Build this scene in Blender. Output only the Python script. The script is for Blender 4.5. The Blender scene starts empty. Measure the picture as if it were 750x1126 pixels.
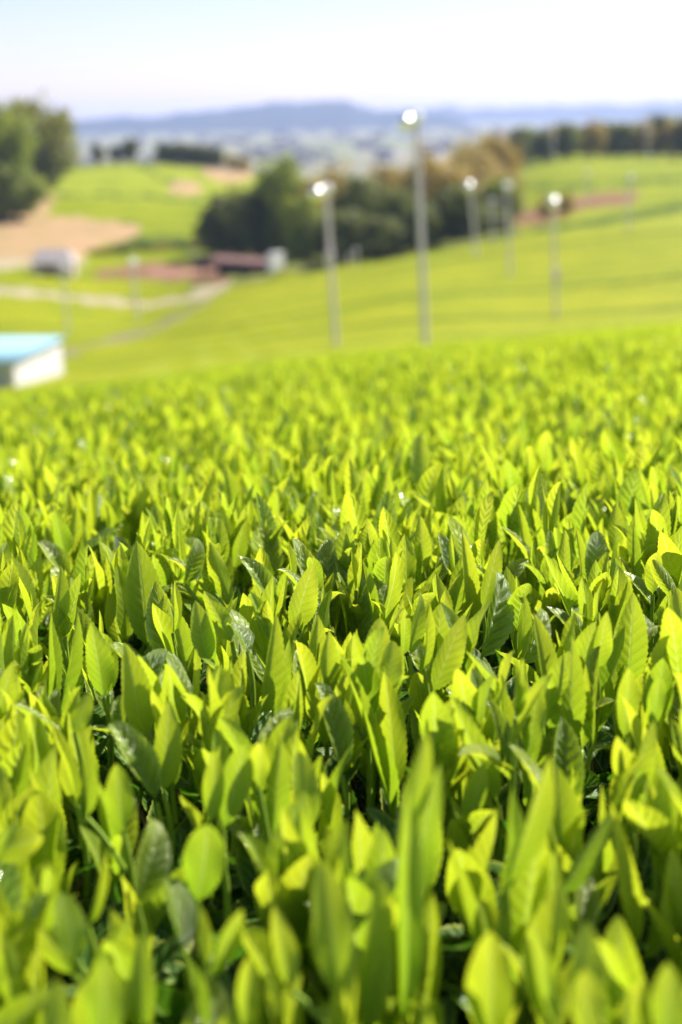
import bpy, bmesh, math, random
import numpy as np
from mathutils import Vector, Matrix, Euler

# ------------------------------------------------------------------ camera, world, sun
scene = bpy.context.scene
col = scene.collection
FPX, CX, CY = 1564.0, 375.0, 563.0          # focal length of the photograph in its own pixels (50 mm on full frame)
PITCH, ROLL = math.radians(15.6), math.radians(-1.0)
SUN_AZ, SUN_EL = math.radians(50), math.radians(46)   # azimuth measured from the view direction towards the right

cam_d = bpy.data.cameras.new("camera")
cam = bpy.data.objects.new("camera", cam_d)
col.objects.link(cam)
cam_d.sensor_fit = 'VERTICAL'
cam_d.sensor_height = 36.0
cam_d.lens = 50.0
cam_d.clip_start, cam_d.clip_end = 0.02, 30000
cam_d.dof.use_dof = True
cam_d.dof.focus_distance = 0.83
cam_d.dof.aperture_fstop = 5.9
RM = Matrix.Rotation(math.pi/2 - PITCH, 3, 'X') @ Matrix.Rotation(ROLL, 3, 'Z')
cam.rotation_euler = RM.to_euler()
cam.location = (0, 0, 0)
scene.camera = cam
cR = np.array(RM @ Vector((1, 0, 0))); cU = np.array(RM @ Vector((0, 1, 0))); cF = np.array(RM @ Vector((0, 0, -1)))

world = bpy.data.worlds.new("World")
scene.world = world
world.use_nodes = True
wt = world.node_tree
sky = wt.nodes.new('ShaderNodeTexSky')
sky.sky_type = 'NISHITA'
sky.sun_disc = False
sky.sun_elevation = SUN_EL
sky.sun_rotation = SUN_AZ
sky.air_density, sky.dust_density, sky.ozone_density = 1.0, 0.35, 4.0
bal = wt.nodes.new('ShaderNodeMix'); bal.data_type = 'RGBA'; bal.blend_type = 'MULTIPLY'; bal.inputs[0].default_value = 1.0
bal.inputs[7].default_value = (1.15, 0.98, 1.06, 1)          # the photograph's white balance
wt.links.new(sky.outputs[0], bal.inputs[6]); wt.links.new(bal.outputs[2], wt.nodes['Background'].inputs[0])
wt.nodes['Background'].inputs[1].default_value = 0.056

sun_d = bpy.data.lights.new("sun", 'SUN')
sun_d.energy = 4.0
sun_d.angle = math.radians(0.5)
sun_d.color = (1.0, 0.94, 0.84)
sun = bpy.data.objects.new("sun", sun_d)
col.objects.link(sun)
sdir = Vector((math.sin(SUN_AZ)*math.cos(SUN_EL), math.cos(SUN_AZ)*math.cos(SUN_EL), math.sin(SUN_EL)))
sun.rotation_euler = sdir.to_track_quat('Z', 'Y').to_euler()
sun.location = (30, 10, 40)

scene.view_settings.view_transform = 'Standard'
scene.view_settings.look = 'None'
scene.view_settings.exposure = 1.5
scene.view_settings.gamma = 1.0
scene.render.engine = 'CYCLES'
scene.cycles.max_bounces = 10
scene.cycles.transmission_bounces = 8
scene.cycles.diffuse_bounces = 5
scene.cycles.volume_bounces = 1
scene.cycles.use_denoising = True
scene.cycles.sample_clamp_indirect = 8.0

random.seed(7)
rng = np.random.default_rng(11)

# ------------------------------------------------------------------ helpers
def ray(px, py):
    px = np.asarray(px, float); py = np.asarray(py, float)
    return cF + np.multiply.outer((px-CX)/FPX, cR) - np.multiply.outer((py-CY)/FPX, cU)
def at(px, py, d):
    """point on the ray of a photo pixel at ground distance d (metres along +Y)"""
    r = ray(px, py)
    return r * (np.asarray(d, float)/r[..., 1])[..., None]
def project(P):
    P = np.asarray(P, float)
    f = P @ cF
    return CX + FPX*(P @ cR)/f, CY - FPX*(P @ cU)/f

def tag(o, label=None, cat=None, group=None, kind=None):
    if label: o["label"] = label
    if cat: o["category"] = cat
    if group: o["group"] = group
    if kind: o["kind"] = kind
    return o
def link(o, parent=None):
    col.objects.link(o)
    if parent is not None: o.parent = parent
    return o
def empty(name, loc=(0, 0, 0), rot=(0, 0, 0)):
    o = bpy.data.objects.new(name, None)
    o.empty_display_size = 0.02
    col.objects.link(o)
    o.location = loc; o.rotation_euler = rot
    return o
def mesh_np(name, V, F, mats, smooth=True, UV=None, mi=None):
    """V (n,3), F list or (m,4) array of indices"""
    me = bpy.data.meshes.new(name)
    V = np.asarray(V, np.float32); F = np.asarray(F, np.int32)
    k = F.shape[1]
    me.vertices.add(len(V)); me.vertices.foreach_set('co', V.ravel())
    me.loops.add(F.size); me.loops.foreach_set('vertex_index', F.ravel())
    me.polygons.add(len(F))
    me.polygons.foreach_set('loop_start', np.arange(len(F), dtype=np.int32)*k)
    if UV is not None:
        u = me.uv_layers.new(name='UVMap')
        u.data.foreach_set('uv', np.asarray(UV, np.float32)[F.ravel()].ravel())
    for m in (mats if isinstance(mats, (list, tuple)) else [mats]): me.materials.append(m)
    if mi is not None: me.polygons.foreach_set('material_index', np.asarray(mi, np.int32))
    me.polygons.foreach_set('use_smooth', np.full(len(F), smooth))
    me.update(); me.validate()
    return me
def obj(name, me, parent=None):
    return link(bpy.data.objects.new(name, me), parent)
def bm_obj(name, bm, mat, parent=None, smooth=False):
    bmesh.ops.recalc_face_normals(bm, faces=bm.faces)
    me = bpy.data.meshes.new(name); bm.to_mesh(me); bm.free()
    me.materials.append(mat)
    if smooth:
        for p in me.polygons: p.use_smooth = True
    return obj(name, me, parent)
def box_bm(x0, x1, y0, y1, z0, z1, bevel=0.0, bm=None):
    own = bm is None
    b = bmesh.new()
    bmesh.ops.create_cube(b, size=1)
    bmesh.ops.scale(b, vec=(x1-x0, y1-y0, z1-z0), verts=b.verts)
    bmesh.ops.translate(b, vec=((x0+x1)/2, (y0+y1)/2, (z0+z1)/2), verts=b.verts)
    if bevel: bmesh.ops.bevel(b, geom=b.edges[:], offset=bevel, segments=2, affect='EDGES')
    if own: return b
    me = bpy.data.meshes.new('tmp'); b.to_mesh(me); b.free(); bm.from_mesh(me); bpy.data.meshes.remove(me)
    return bm
def tube_arrays(P, R, n=8, v0=0):
    """swept tube through points P with radii R, closed at both ends by shrinking rings"""
    P = np.asarray(P, float); m = len(P)
    T = np.gradient(P, axis=0); T /= np.linalg.norm(T, axis=1)[:, None]
    a = np.array([1, 0, 0]) if abs(T[0][0]) < .9 else np.array([0, 1, 0])
    N = a - T*(T @ a)[:, None]; N /= np.linalg.norm(N, axis=1)[:, None]
    B = np.cross(T, N)
    th = np.arange(n)*2*math.pi/n
    V = (P[:, None] + np.asarray(R)[:, None, None]*(np.cos(th)[None, :, None]*N[:, None] + np.sin(th)[None, :, None]*B[:, None])).reshape(-1, 3)
    i = np.arange(m-1)[:, None]*n; j = np.arange(n)[None]
    F = np.stack([i+j, i+(j+1) % n, i+n+(j+1) % n, i+n+j], -1).reshape(-1, 4)
    return V, F + v0
def merge(parts):
    Vs, Fs, o = [], [], 0
    for V, F in parts:
        Vs.append(V); Fs.append(F+o); o += len(V)
    return np.concatenate(Vs), np.concatenate(Fs)

# ------------------------------------------------------------------ materials
def mat_new(name):
    m = bpy.data.materials.new(name); m.use_nodes = True
    nt = m.node_tree; nt.nodes.clear()
    return m, nt, nt.nodes.new('ShaderNodeOutputMaterial')
def N(nt, t, **kw):
    n = nt.nodes.new(t)
    for k, v in kw.items():
        if k.startswith('_'): setattr(n, k[1:], v)
        else: n.inputs[k.replace('__', ' ')].default_value = v
    return n
def math_n(nt, op, a, b=None, clamp=False):
    n = nt.nodes.new('ShaderNodeMath'); n.operation = op; n.use_clamp = clamp
    for i, x in enumerate((a, b)):
        if x is None: continue
        if isinstance(x, (int, float)): n.inputs[i].default_value = x
        else: nt.links.new(x, n.inputs[i])
    return n.outputs[0]
def mixc(nt, fac, a, b):
    n = nt.nodes.new('ShaderNodeMix'); n.data_type = 'RGBA'
    for i, x in ((0, fac), (6, a), (7, b)):
        if isinstance(x, (int, float)): n.inputs[i].default_value = x
        elif isinstance(x, tuple): n.inputs[i].default_value = (*x, 1)
        else: nt.links.new(x, n.inputs[i])
    return n.outputs[2]

def leaf_material(name, cols, tcols, rough=0.34, bump=0.5, trans=0.45, ribs=9.0, spec=0.5):
    """thin leaf: reflective glossy skin, light passing through, midrib and lateral veins with quilting between them"""
    m, nt, out = mat_new(name)
    L = nt.links.new
    uv = N(nt, 'ShaderNodeUVMap'); sep = N(nt, 'ShaderNodeSeparateXYZ'); L(uv.outputs[0], sep.inputs[0])
    u = math_n(nt, 'ABSOLUTE', math_n(nt, 'SUBTRACT', math_n(nt, 'MULTIPLY', sep.outputs[0], 2.0), 1.0))
    v = sep.outputs[1]
    info = N(nt, 'ShaderNodeObjectInfo')
    tc = N(nt, 'ShaderNodeTexCoord')
    noise = N(nt, 'ShaderNodeTexNoise', Scale=160.0, Detail=3.0); L(tc.outputs['Object'], noise.inputs['Vector'])
    big = N(nt, 'ShaderNodeTexNoise', Scale=38.0, Detail=2.0); L(tc.outputs['Object'], big.inputs['Vector'])
    # lateral veins run forward and outward
    ph = math_n(nt, 'SUBTRACT', math_n(nt, 'MULTIPLY', v, ribs), math_n(nt, 'MULTIPLY', u, 1.6))
    ph = math_n(nt, 'ADD', ph, math_n(nt, 'MULTIPLY', noise.outputs[0], 0.9))
    s = math_n(nt, 'SINE', math_n(nt, 'MULTIPLY', ph, 2*math.pi))
    vein = math_n(nt, 'POWER', math_n(nt, 'MULTIPLY', math_n(nt, 'ADD', s, 1.0), 0.5), 6.0)
    inner = math_n(nt, 'SUBTRACT', 1.0, math_n(nt, 'POWER', u, 3.0), clamp=True)
    vein = math_n(nt, 'MULTIPLY', vein, inner)
    mid = math_n(nt, 'SUBTRACT', 1.0, math_n(nt, 'DIVIDE', u, 0.085), clamp=True)
    rib = math_n(nt, 'MAXIMUM', math_n(nt, 'MULTIPLY', vein, 0.22), math_n(nt, 'MULTIPLY', mid, 0.8), clamp=True)
    def ramp(cs):
        r = nt.nodes.new('ShaderNodeValToRGB'); e = r.color_ramp.elements
        while len(e) < len(cs): e.new(0.5)
        for k, c in enumerate(cs):
            e[k].position = k/(len(cs)-1); e[k].color = (*c, 1)
        L(info.outputs['Random'], r.inputs[0]); return r.outputs[0]
    c1, c2 = ramp(cols), ramp(tcols)
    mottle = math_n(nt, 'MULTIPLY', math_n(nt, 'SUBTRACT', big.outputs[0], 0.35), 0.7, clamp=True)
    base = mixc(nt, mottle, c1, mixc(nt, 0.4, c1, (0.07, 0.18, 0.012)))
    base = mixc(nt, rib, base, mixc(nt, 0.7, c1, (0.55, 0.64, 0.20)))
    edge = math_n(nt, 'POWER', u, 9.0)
    base = mixc(nt, math_n(nt, 'MULTIPLY', math_n(nt, 'SUBTRACT', 0.75, v, clamp=True), 0.65), base, mixc(nt, 0.7, c1, (0.06, 0.19, 0.012)))  # greener base of a young leaf, deepened to imitate shade low down
    base = mixc(nt, math_n(nt, 'MULTIPLY', edge, 0.75), base, (0.48, 0.52, 0.08))  # pale margin imitates light glowing through the thin rim
    sp = N(nt, 'ShaderNodeTexNoise', Scale=310.0, Detail=1.0); L(tc.outputs['Object'], sp.inputs['Vector'])
    spot = math_n(nt, 'MULTIPLY', math_n(nt, 'SUBTRACT', sp.outputs[0], 0.70), 14.0, clamp=True)
    base = mixc(nt, math_n(nt, 'MULTIPLY', spot, 0.7), base, (0.16, 0.10, 0.02))
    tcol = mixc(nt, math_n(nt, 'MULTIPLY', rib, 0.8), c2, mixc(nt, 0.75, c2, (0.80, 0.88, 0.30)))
    tcol = mixc(nt, math_n(nt, 'MULTIPLY', math_n(nt, 'SUBTRACT', 0.8, v, clamp=True), 0.75), tcol, mixc(nt, 0.8, c2, (0.13, 0.42, 0.010)))  # same greener base in the transmitted colour, also deepened as imitated shade
    h = math_n(nt, 'MULTIPLY', math_n(nt, 'MULTIPLY', s, -0.5), inner)
    h = math_n(nt, 'SUBTRACT', h, math_n(nt, 'MULTIPLY', mid, 0.8))
    h = math_n(nt, 'ADD', h, math_n(nt, 'MULTIPLY', noise.outputs[0], 0.5))
    bp = N(nt, 'ShaderNodeBump', Strength=bump, Distance=0.0011); L(h, bp.inputs['Height'])
    pb = N(nt, 'ShaderNodeBsdfPrincipled', Roughness=rough)
    pb.inputs['Specular IOR Level'].default_value = spec
    L(base, pb.inputs['Base Color']); L(bp.outputs[0], pb.inputs['Normal'])
    tr = N(nt, 'ShaderNodeBsdfTranslucent'); L(tcol, tr.inputs['Color']); L(bp.outputs[0], tr.inputs['Normal'])
    mx = N(nt, 'ShaderNodeMixShader', Fac=trans); L(pb.outputs[0], mx.inputs[1]); L(tr.outputs[0], mx.inputs[2])
    L(mx.outputs[0], out.inputs[0])
    return m

YC = [(0.20, 0.32, 0.020), (0.28, 0.39, 0.022), (0.35, 0.44, 0.024), (0.23, 0.35, 0.020)]
YT = [(0.45, 0.61, 0.018), (0.58, 0.69, 0.020), (0.68, 0.74, 0.024), (0.51, 0.64, 0.018)]
M = {}
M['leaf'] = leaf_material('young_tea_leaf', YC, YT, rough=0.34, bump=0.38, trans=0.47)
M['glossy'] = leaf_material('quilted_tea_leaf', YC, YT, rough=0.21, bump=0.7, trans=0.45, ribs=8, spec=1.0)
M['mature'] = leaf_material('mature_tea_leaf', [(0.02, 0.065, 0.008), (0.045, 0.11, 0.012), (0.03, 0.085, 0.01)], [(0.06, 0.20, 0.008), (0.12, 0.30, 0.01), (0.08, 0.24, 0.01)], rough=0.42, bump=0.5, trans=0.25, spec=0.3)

def noisy(name, ca, cb, scale, rough=0.7, bump=0.0, detail=4.0, coord='Object', rnd=0.0, spec=0.3, metallic=0.0):
    m, nt, out = mat_new(name); L = nt.links.new
    tc = N(nt, 'ShaderNodeTexCoord')
    n = N(nt, 'ShaderNodeTexNoise', Scale=scale, Detail=detail); L(tc.outputs[coord], n.inputs['Vector'])
    f = math_n(nt, 'MULTIPLY', math_n(nt, 'SUBTRACT', n.outputs[0], 0.3), 2.5, clamp=True)
    c = mixc(nt, f, ca, cb)
    pb = N(nt, 'ShaderNodeBsdfPrincipled', Roughness=rough, Metallic=metallic)
    pb.inputs['Specular IOR Level'].default_value = spec
    L(c, pb.inputs['Base Color'])
    if bump:
        b = N(nt, 'ShaderNodeBump', Strength=bump, Distance=0.05); L(n.outputs[0], b.inputs['Height']); L(b.outputs[0], pb.inputs['Normal'])
    L(pb.outputs[0], out.inputs[0]); return m
M['stem'] = noisy('green_stem', (0.20, 0.32, 0.03), (0.30, 0.42, 0.05), 60, 0.4)
M['twig'] = noisy('brown_twig', (0.10, 0.06, 0.035), (0.20, 0.14, 0.09), 90, 0.8)
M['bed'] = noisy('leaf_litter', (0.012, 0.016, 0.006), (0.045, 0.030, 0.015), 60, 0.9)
M['steel'] = noisy('galvanised_steel', (0.60, 0.52, 0.58), (0.70, 0.62, 0.68), 3.0, 0.45)
M['fan'] = noisy('polished_fan_metal', (0.86, 0.85, 0.84), (0.92, 0.91, 0.90), 2.0, 0.2, spec=0.8)
M['white'] = noisy('white_paint', (0.80, 0.80, 0.79), (0.86, 0.86, 0.85), 2.0, 0.35)
M['grey'] = noisy('shaded_grey_wall', (0.34, 0.36, 0.41), (0.40, 0.42, 0.47), 2.0, 0.6)  # blue-grey imitates the shade on the shed's front wall
M['blueroof'] = noisy('pale_blue_roof', (0.22, 0.40, 0.48), (0.27, 0.45, 0.53), 1.5, 0.4)
M['redroof'] = noisy('rusty_roof', (0.075, 0.028, 0.022), (0.12, 0.045, 0.035), 1.2, 0.7)
M['dark'] = noisy('dark_boards', (0.035, 0.025, 0.022), (0.07, 0.05, 0.04), 3, 0.8)
M['pinkwall'] = noisy('pale_plaster', (0.42, 0.33, 0.29), (0.48, 0.40, 0.36), 2, 0.8)
M['bark'] = noisy('tree_bark', (0.06, 0.045, 0.03), (0.13, 0.10, 0.07), 6, 0.9)
# ground
def noisy_rows(name, ca, cb, scale, rough, bump=0, detail=8):
    m = noisy(name, ca, cb, scale, rough, bump=bump, detail=detail)
    nt = m.node_tree; L = nt.links.new
    n = next(x for x in nt.nodes if x.type == 'TEX_NOISE'); src = n.inputs['Vector'].links[0].from_socket
    mp = N(nt, 'ShaderNodeMapping'); mp.inputs['Scale'].default_value = (0.05, 0.38, 0.0); mp.inputs['Rotation'].default_value = (0, 0, math.radians(-13)); L(src, mp.inputs['Vector'])
    big = N(nt, 'ShaderNodeTexNoise', Scale=1.0, Detail=3.0); L(mp.outputs[0], big.inputs['Vector'])
    f = math_n(nt, 'MULTIPLY', math_n(nt, 'SUBTRACT', big.outputs[0], 0.40), 5.0, clamp=True); next(x for x in nt.nodes if x.type == 'BSDF_PRINCIPLED').inputs['Specular IOR Level'].default_value = 0.05
    pb = next(x for x in nt.nodes if x.type == 'BSDF_PRINCIPLED'); c = pb.inputs['Base Color'].links[0].from_socket
    L(mixc(nt, f, mixc(nt, 0.75, c, (0.12, 0.18, 0.004)), c), pb.inputs['Base Color'])
    return m
M['tea'] = noisy_rows('tea_field_green', (0.250, 0.268, 0.006), (0.325, 0.320, 0.008), 0.30, 0.6, bump=0.5, detail=8)
M['far_tea'] = noisy('hill_tea_green', (0.170, 0.215, 0.008), (0.245, 0.275, 0.010), 0.12, 0.7, bump=0.4, detail=6)
M['scrub'] = noisy('scrub_grass', (0.09, 0.12, 0.02), (0.17, 0.17, 0.04), 0.25, 0.8, detail=8)
M['dirt'] = noisy('tan_soil', (0.40, 0.25, 0.14), (0.24, 0.19, 0.08), 0.22, 0.9)
M['redsoil'] = noisy('brown_soil', (0.16, 0.09, 0.045), (0.22, 0.13, 0.07), 0.3, 0.9)
M['lane'] = noisy('lane_grass', (0.055, 0.09, 0.008), (0.085, 0.12, 0.010), 0.3, 0.9)
M['gravel'] = noisy('grey_track', (0.13, 0.13, 0.06), (0.20, 0.18, 0.10), 0.4, 0.9)
M['path'] = noisy('pale_track', (0.25, 0.22, 0.13), (0.35, 0.30, 0.19), 0.4, 0.9)
def plain_mat():
    m, nt, out = mat_new('plain_patchwork'); L = nt.links.new
    tc = N(nt, 'ShaderNodeTexCoord')
    mp = N(nt, 'ShaderNodeMapping'); mp.inputs['Scale'].default_value = (0.008, 0.0035, 0.0); L(tc.outputs['Object'], mp.inputs['Vector'])
    vo = N(nt, 'ShaderNodeTexVoronoi', Scale=1.0); L(mp.outputs[0], vo.inputs['Vector'])
    r = nt.nodes.new('ShaderNodeValToRGB'); L(vo.outputs['Color'], r.inputs[0])
    cs = [(0.14, 0.18, 0.07), (0.21, 0.19, 0.14), (0.16, 0.20, 0.08), (0.24, 0.22, 0.17), (0.18, 0.20, 0.10)]
    e = r.color_ramp.elements
    while len(e) < len(cs): e.new(0.5)
    for k, c in enumerate(cs): e[k].position = k/(len(cs)-1); e[k].color = (*c, 1)
    pb = N(nt, 'ShaderNodeBsdfPrincipled', Roughness=0.9); L(r.outputs[0], pb.inputs['Base Color']); L(pb.outputs[0], out.inputs[0])
    return m
M['plain'] = plain_mat()
M['hill'] = noisy('hazy_wooded_hill', (0.014, 0.030, 0.030), (0.034, 0.052, 0.042), 0.012, 0.9, detail=6)  # woodland green pushed towards blue, part of the haze is in the colour
def crown_mat(name, a, b, c):
    m, nt, out = mat_new(name); L = nt.links.new
    tc = N(nt, 'ShaderNodeTexCoord')
    n = N(nt, 'ShaderNodeTexNoise', Scale=0.28, Detail=3.0); L(tc.outputs['Object'], n.inputs['Vector'])
    n2 = N(nt, 'ShaderNodeTexNoise', Scale=2.5, Detail=2.0); L(tc.outputs['Object'], n2.inputs['Vector'])
    f = math_n(nt, 'MULTIPLY', math_n(nt, 'SUBTRACT', n.outputs[0], 0.35), 3.0, clamp=True)
    cc = mixc(nt, math_n(nt, 'MULTIPLY', n2.outputs[0], 0.6), mixc(nt, f, tuple(1.4*x for x in a), tuple(1.6*x for x in b)), tuple(1.4*x for x in c))
    pb = N(nt, 'ShaderNodeBsdfPrincipled', Roughness=0.55); pb.inputs['Specular IOR Level'].default_value = 0.25
    tr = N(nt, 'ShaderNodeBsdfTranslucent'); mx = N(nt, 'ShaderNodeMixShader', Fac=0.45)
    L(cc, pb.inputs['Base Color']); L(cc, tr.inputs[0]); L(pb.outputs[0], mx.inputs[1]); L(tr.outputs[0], mx.inputs[2]); L(mx.outputs[0], out.inputs[0])
    return m
M['crown_green'] = crown_mat('green_foliage', (0.11, 0.17, 0.015), (0.25, 0.28, 0.02), (0.15, 0.16, 0.02))
M['crown_dark'] = crown_mat('dark_foliage', (0.06, 0.085, 0.015), (0.13, 0.16, 0.02), (0.11, 0.10, 0.02))
M['crown_olive'] = crown_mat('olive_brown_foliage', (0.24, 0.18, 0.03), (0.38, 0.26, 0.07), (0.18, 0.17, 0.025))

# ------------------------------------------------------------------ terrain (one profile per column: distance m, photo row)
COLS = {
 -600: [(.25,1900),(.37,1160),(.5,900),(.7,690),(1,600),(1.5,560),(2.5,520),(4,495),(8,480),(15,478),(25,478),(60,478),(100,425),(150,370),(200,320),(260,280),(320,250),(450,200),(600,205)],
 0:    [(.25,1850),(.37,1130),(.5,872),(.7,662),(1,563),(1.5,516),(2.5,472),(4,446),(8,431),(15,427),(25,430),(60,430),(80,405),(100,386),(120,371),(150,345),(170,326),(200,300),(230,285),(260,258),(280,240),(300,224),(330,206),(450,190),(600,204)],
 150:  [(.25,1850),(.37,1128),(.5,870),(.7,658),(1,556),(1.5,509),(2.5,461),(4,431),(8,415),(15,410),(25,412),(60,405),(90,385),(120,368),(156,357),(180,335),(200,316),(215,300),(230,290),(250,270),(280,247),(330,215),(380,190),(430,172),(500,180),(600,198)],
 300:  [(.25,1850),(.37,1126),(.5,870),(.7,655),(1,549),(1.5,502),(2.5,450),(4,416),(8,396),(15,390),(25,392),(60,388),(80,370),(110,343),(150,320),(175,308),(200,296),(230,282),(260,264),(300,242),(340,225),(380,205),(430,188),(500,194),(600,200)],
 450:  [(.25,1850),(.37,1124),(.5,870),(.7,652),(1,542),(1.5,494),(2.5,441),(4,405),(8,382),(15,375),(25,376),(43,382),(60,372),(80,350),(110,318),(150,292),(175,281),(220,274),(300,262),(400,240),(500,215),(600,203)],
 600:  [(.25,1850),(.37,1122),(.5,868),(.7,648),(1,536),(1.5,487),(2.5,432),(4,395),(8,371),(15,363),(25,363),(43,366),(60,364),(78,352),(110,312),(150,272),(170,258),(200,243),(230,228),(260,212),(300,193),(350,172),(450,168),(600,182)],
 750:  [(.25,1850),(.37,1120),(.5,866),(.7,645),(1,530),(1.5,480),(2.5,423),(4,385),(8,358),(15,349),(25,348),(43,351),(60,350),(78,343),(110,300),(150,256),(170,246),(200,238),(230,222),(260,205),(300,190),(350,176),(450,170),(600,182)],
 1350: [(.25,1850),(.37,1110),(.5,850),(.7,625),(1,510),(1.5,458),(2.5,398),(4,355),(8,325),(15,315),(25,312),(60,310),(110,262),(150,225),(200,210),(260,185),(350,165),(450,158),(600,172)],
}
keys = sorted(COLS)
DG = np.exp(np.linspace(math.log(.25), math.log(600), 700))
def smooth1(a, k):
    w = np.hanning(k+2)[1:-1]; w /= w.sum()
    return np.convolve(np.pad(a, k//2, mode='edge'), w, 'valid')
for kx in keys:
    COLS[kx] = [(d, y + float(np.interp(math.log(d), np.log([2.5, 4, 8, 15, 25, 43, 60]), [0, 4, 9, 11, 11, 6, 0]))) for d, y in COLS[kx]]
tab = []
for kx in keys:
    t = np.array(COLS[kx], float)
    # interpolate the tangent of the depression so that near ground stays a smooth surface
    tab.append(smooth1(np.interp(np.log(DG), np.log(t[:, 0]), np.log(t[:, 1]+400)), 35))
tab = np.array(tab)
PXG = np.linspace(-600, 1350, 391)
YG = np.empty((len(PXG), len(DG)))
ks = np.array(keys, float)
for j in range(len(DG)):
    YG[:, j] = np.interp(PXG, ks, tab[:, j])
w = np.hanning(33)[1:-1]; w /= w.sum()
YG = np.apply_along_axis(lambda a: np.convolve(np.pad(a, 15, mode='reflect', reflect_type='odd'), w, 'valid'), 0, YG)
YG = np.exp(YG) - 400
PG = at(np.repeat(PXG, len(DG)), YG.ravel(), np.tile(DG, len(PXG))).reshape(len(PXG), len(DG), 3)
lnD0, lnD1 = math.log(.25), math.log(600)
def surf(px, d):
    """point of the ground / canopy top in photo column px at distance d"""
    px = np.atleast_1d(np.asarray(px, float)); d = np.atleast_1d(np.asarray(d, float))
    a = np.clip((px-PXG[0])/(PXG[1]-PXG[0]), 0, len(PXG)-1.001); b = np.clip((np.log(d)-lnD0)/(lnD1-lnD0)*(len(DG)-1), 0, len(DG)-1.001)
    i, j = a.astype(int), b.astype(int); fa, fb = (a-i), (b-j)
    y = YG[i, j]*(1-fa)*(1-fb)+YG[i+1, j]*fa*(1-fb)+YG[i, j+1]*(1-fa)*fb+YG[i+1, j+1]*fa*fb
    return at(px, y, d)
def surf_xy(x, y):
    x = np.atleast_1d(np.asarray(x, float)); y = np.atleast_1d(np.asarray(y, float))
    px = CX + FPX*x/np.maximum(y, .2)
    for _ in range(5):
        P = surf(px, y)
        px = px + FPX*(x-P[:, 0])/np.maximum(y, .2)*.9
    return surf(px, y)[:, 2]
def hit(px, py, dmin=.3, dmax=2.0):
    """nearest distance at which the photo ray meets the canopy top"""
    ds = np.exp(np.linspace(math.log(dmin), math.log(dmax), 300))
    ys = project(surf(np.full(300, px), ds))[1]
    k = np.argmax(ys < py)
    return ds[k] if ys[k] < py else dmax

for _k in ('far_tea', 'scrub', 'dirt', 'redsoil', 'path', 'gravel', 'lane', 'hill', 'plain'):      # dull earth and leaf canopies: no surface shine
    next(x for x in M[_k].node_tree.nodes if x.type == 'BSDF_PRINCIPLED').inputs['Specular IOR Level'].default_value = 0.04
# --- ground pieces, each face of the sheet given to the ground it shows
def inpoly(px, py, poly):
    ins = np.zeros(px.shape, bool); n = len(poly)
    for k in range(n):
        x1, y1 = poly[k]; x2, y2 = poly[(k+1) % n]
        c = ((y1 > py) != (y2 > py)) & (px < (x2-x1)*(py-y1)/((y2-y1) if y2 != y1 else 1e-9)+x1)
        ins ^= c
    return ins
def nearline(px, py, line, w):
    dm = np.full(px.shape, 1e9)
    for (x1, y1), (x2, y2) in zip(line[:-1], line[1:]):
        t = np.clip(((px-x1)*(x2-x1)+(py-y1)*(y2-y1))/((x2-x1)**2+(y2-y1)**2), 0, 1)
        dm = np.minimum(dm, np.hypot(px-x1-t*(x2-x1), py-y1-t*(y2-y1)))
    return dm < w
gx = np.linspace(-600, 1350, 391)
gd = np.concatenate([np.exp(np.linspace(math.log(5), math.log(40), 60))[:-1], np.linspace(40, 320, 620)[:-1], np.linspace(320, 600, 160)])
GX, GD = np.meshgrid(gx, gd, indexing='ij')
G = surf(GX.ravel(), GD.ravel())
nx, nd = GX.shape
fi = (np.arange(nx-1)[:, None]*nd + np.arange(nd-1)[None]).ravel()
F = np.stack([fi, fi+nd, fi+nd+1, fi+1], -1)
FC = G[F].mean(1)
fpx, fpy = project(FC); fd = FC[:, 1]
qx, qy = fpx.copy(), fpy.copy()
fpx = fpx + 3.0*np.sin(FC[:, 0]*.9+np.sin(FC[:, 1]*.5)*2) + 2.0*np.sin(FC[:, 1]*.37+FC[:, 0]*.21)
fpy = fpy + 1.3*np.sin(FC[:, 0]*.55+1.7*np.sin(FC[:, 1]*.3)) + .9*np.sin(FC[:, 0]*1.7)
reg = np.zeros(len(F), int)          # 0 tea, 1 hill tea, 2 scrub, 3 dirt, 4 red soil, 5 path
reg[(fd > 225) & (fpx < 420)] = 1
reg[(fd > 215) & (fpx > 400)] = 1
reg[(fd > 178) & (fpx > 210) & (fpx < 575)] = 2
reg[(fd > 240) & (fpx > 60) & inpoly(fpx, fpy, [(60,170),(300,165),(315,190),(285,235),(235,265),(255,300),(215,290),(130,262),(150,245),(50,235)])] = 1
reg[(fd > 420) & (fd < 600)] = 2
reg[(fd > 200) & inpoly(fpx, fpy, [(-600,262),(0,240),(30,232),(50,212),(62,214),(52,236),(100,240),(155,248),(150,258),(112,270),(70,288),(-600,300)])] = 3
reg[(fd > 240) & (((fpx-205)/20)**2+((fpy-207)/8.5)**2 < 1)] = 3
reg[(fd > 240) & (((fpx-252)/29)**2+((fpy-187)/13)**2 < 1)] = 3
reg[(fd > 185) & (fd < 290) & inpoly(fpx, fpy, [(575,232),(600,222),(640,215),(700,208),(700,222),(640,232),(590,248),(560,252),(556,244)])] = 4
reg[(fd > 185) & (fd < 280) & inpoly(fpx, fpy, [(110,296),(160,288),(250,292),(252,312),(165,308),(105,304)])] = 4
reg[(fd > 100) & (fd < 260) & nearline(fpx, fpy, [(-600,310),(0,319),(80,327),(165,336),(205,329),(250,313)], 3.6)] = 5
reg[(fd > 85) & (fd < 220) & nearline(fpx, fpy, [(60,392),(120,374),(165,363),(205,343),(245,318)], 2.2)] = 7
reg[(fd > 180) & (fd < 300) & nearline(fpx, fpy, [(-600,280),(0,290),(40,290),(90,288)], 5.0)] = 5
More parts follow.
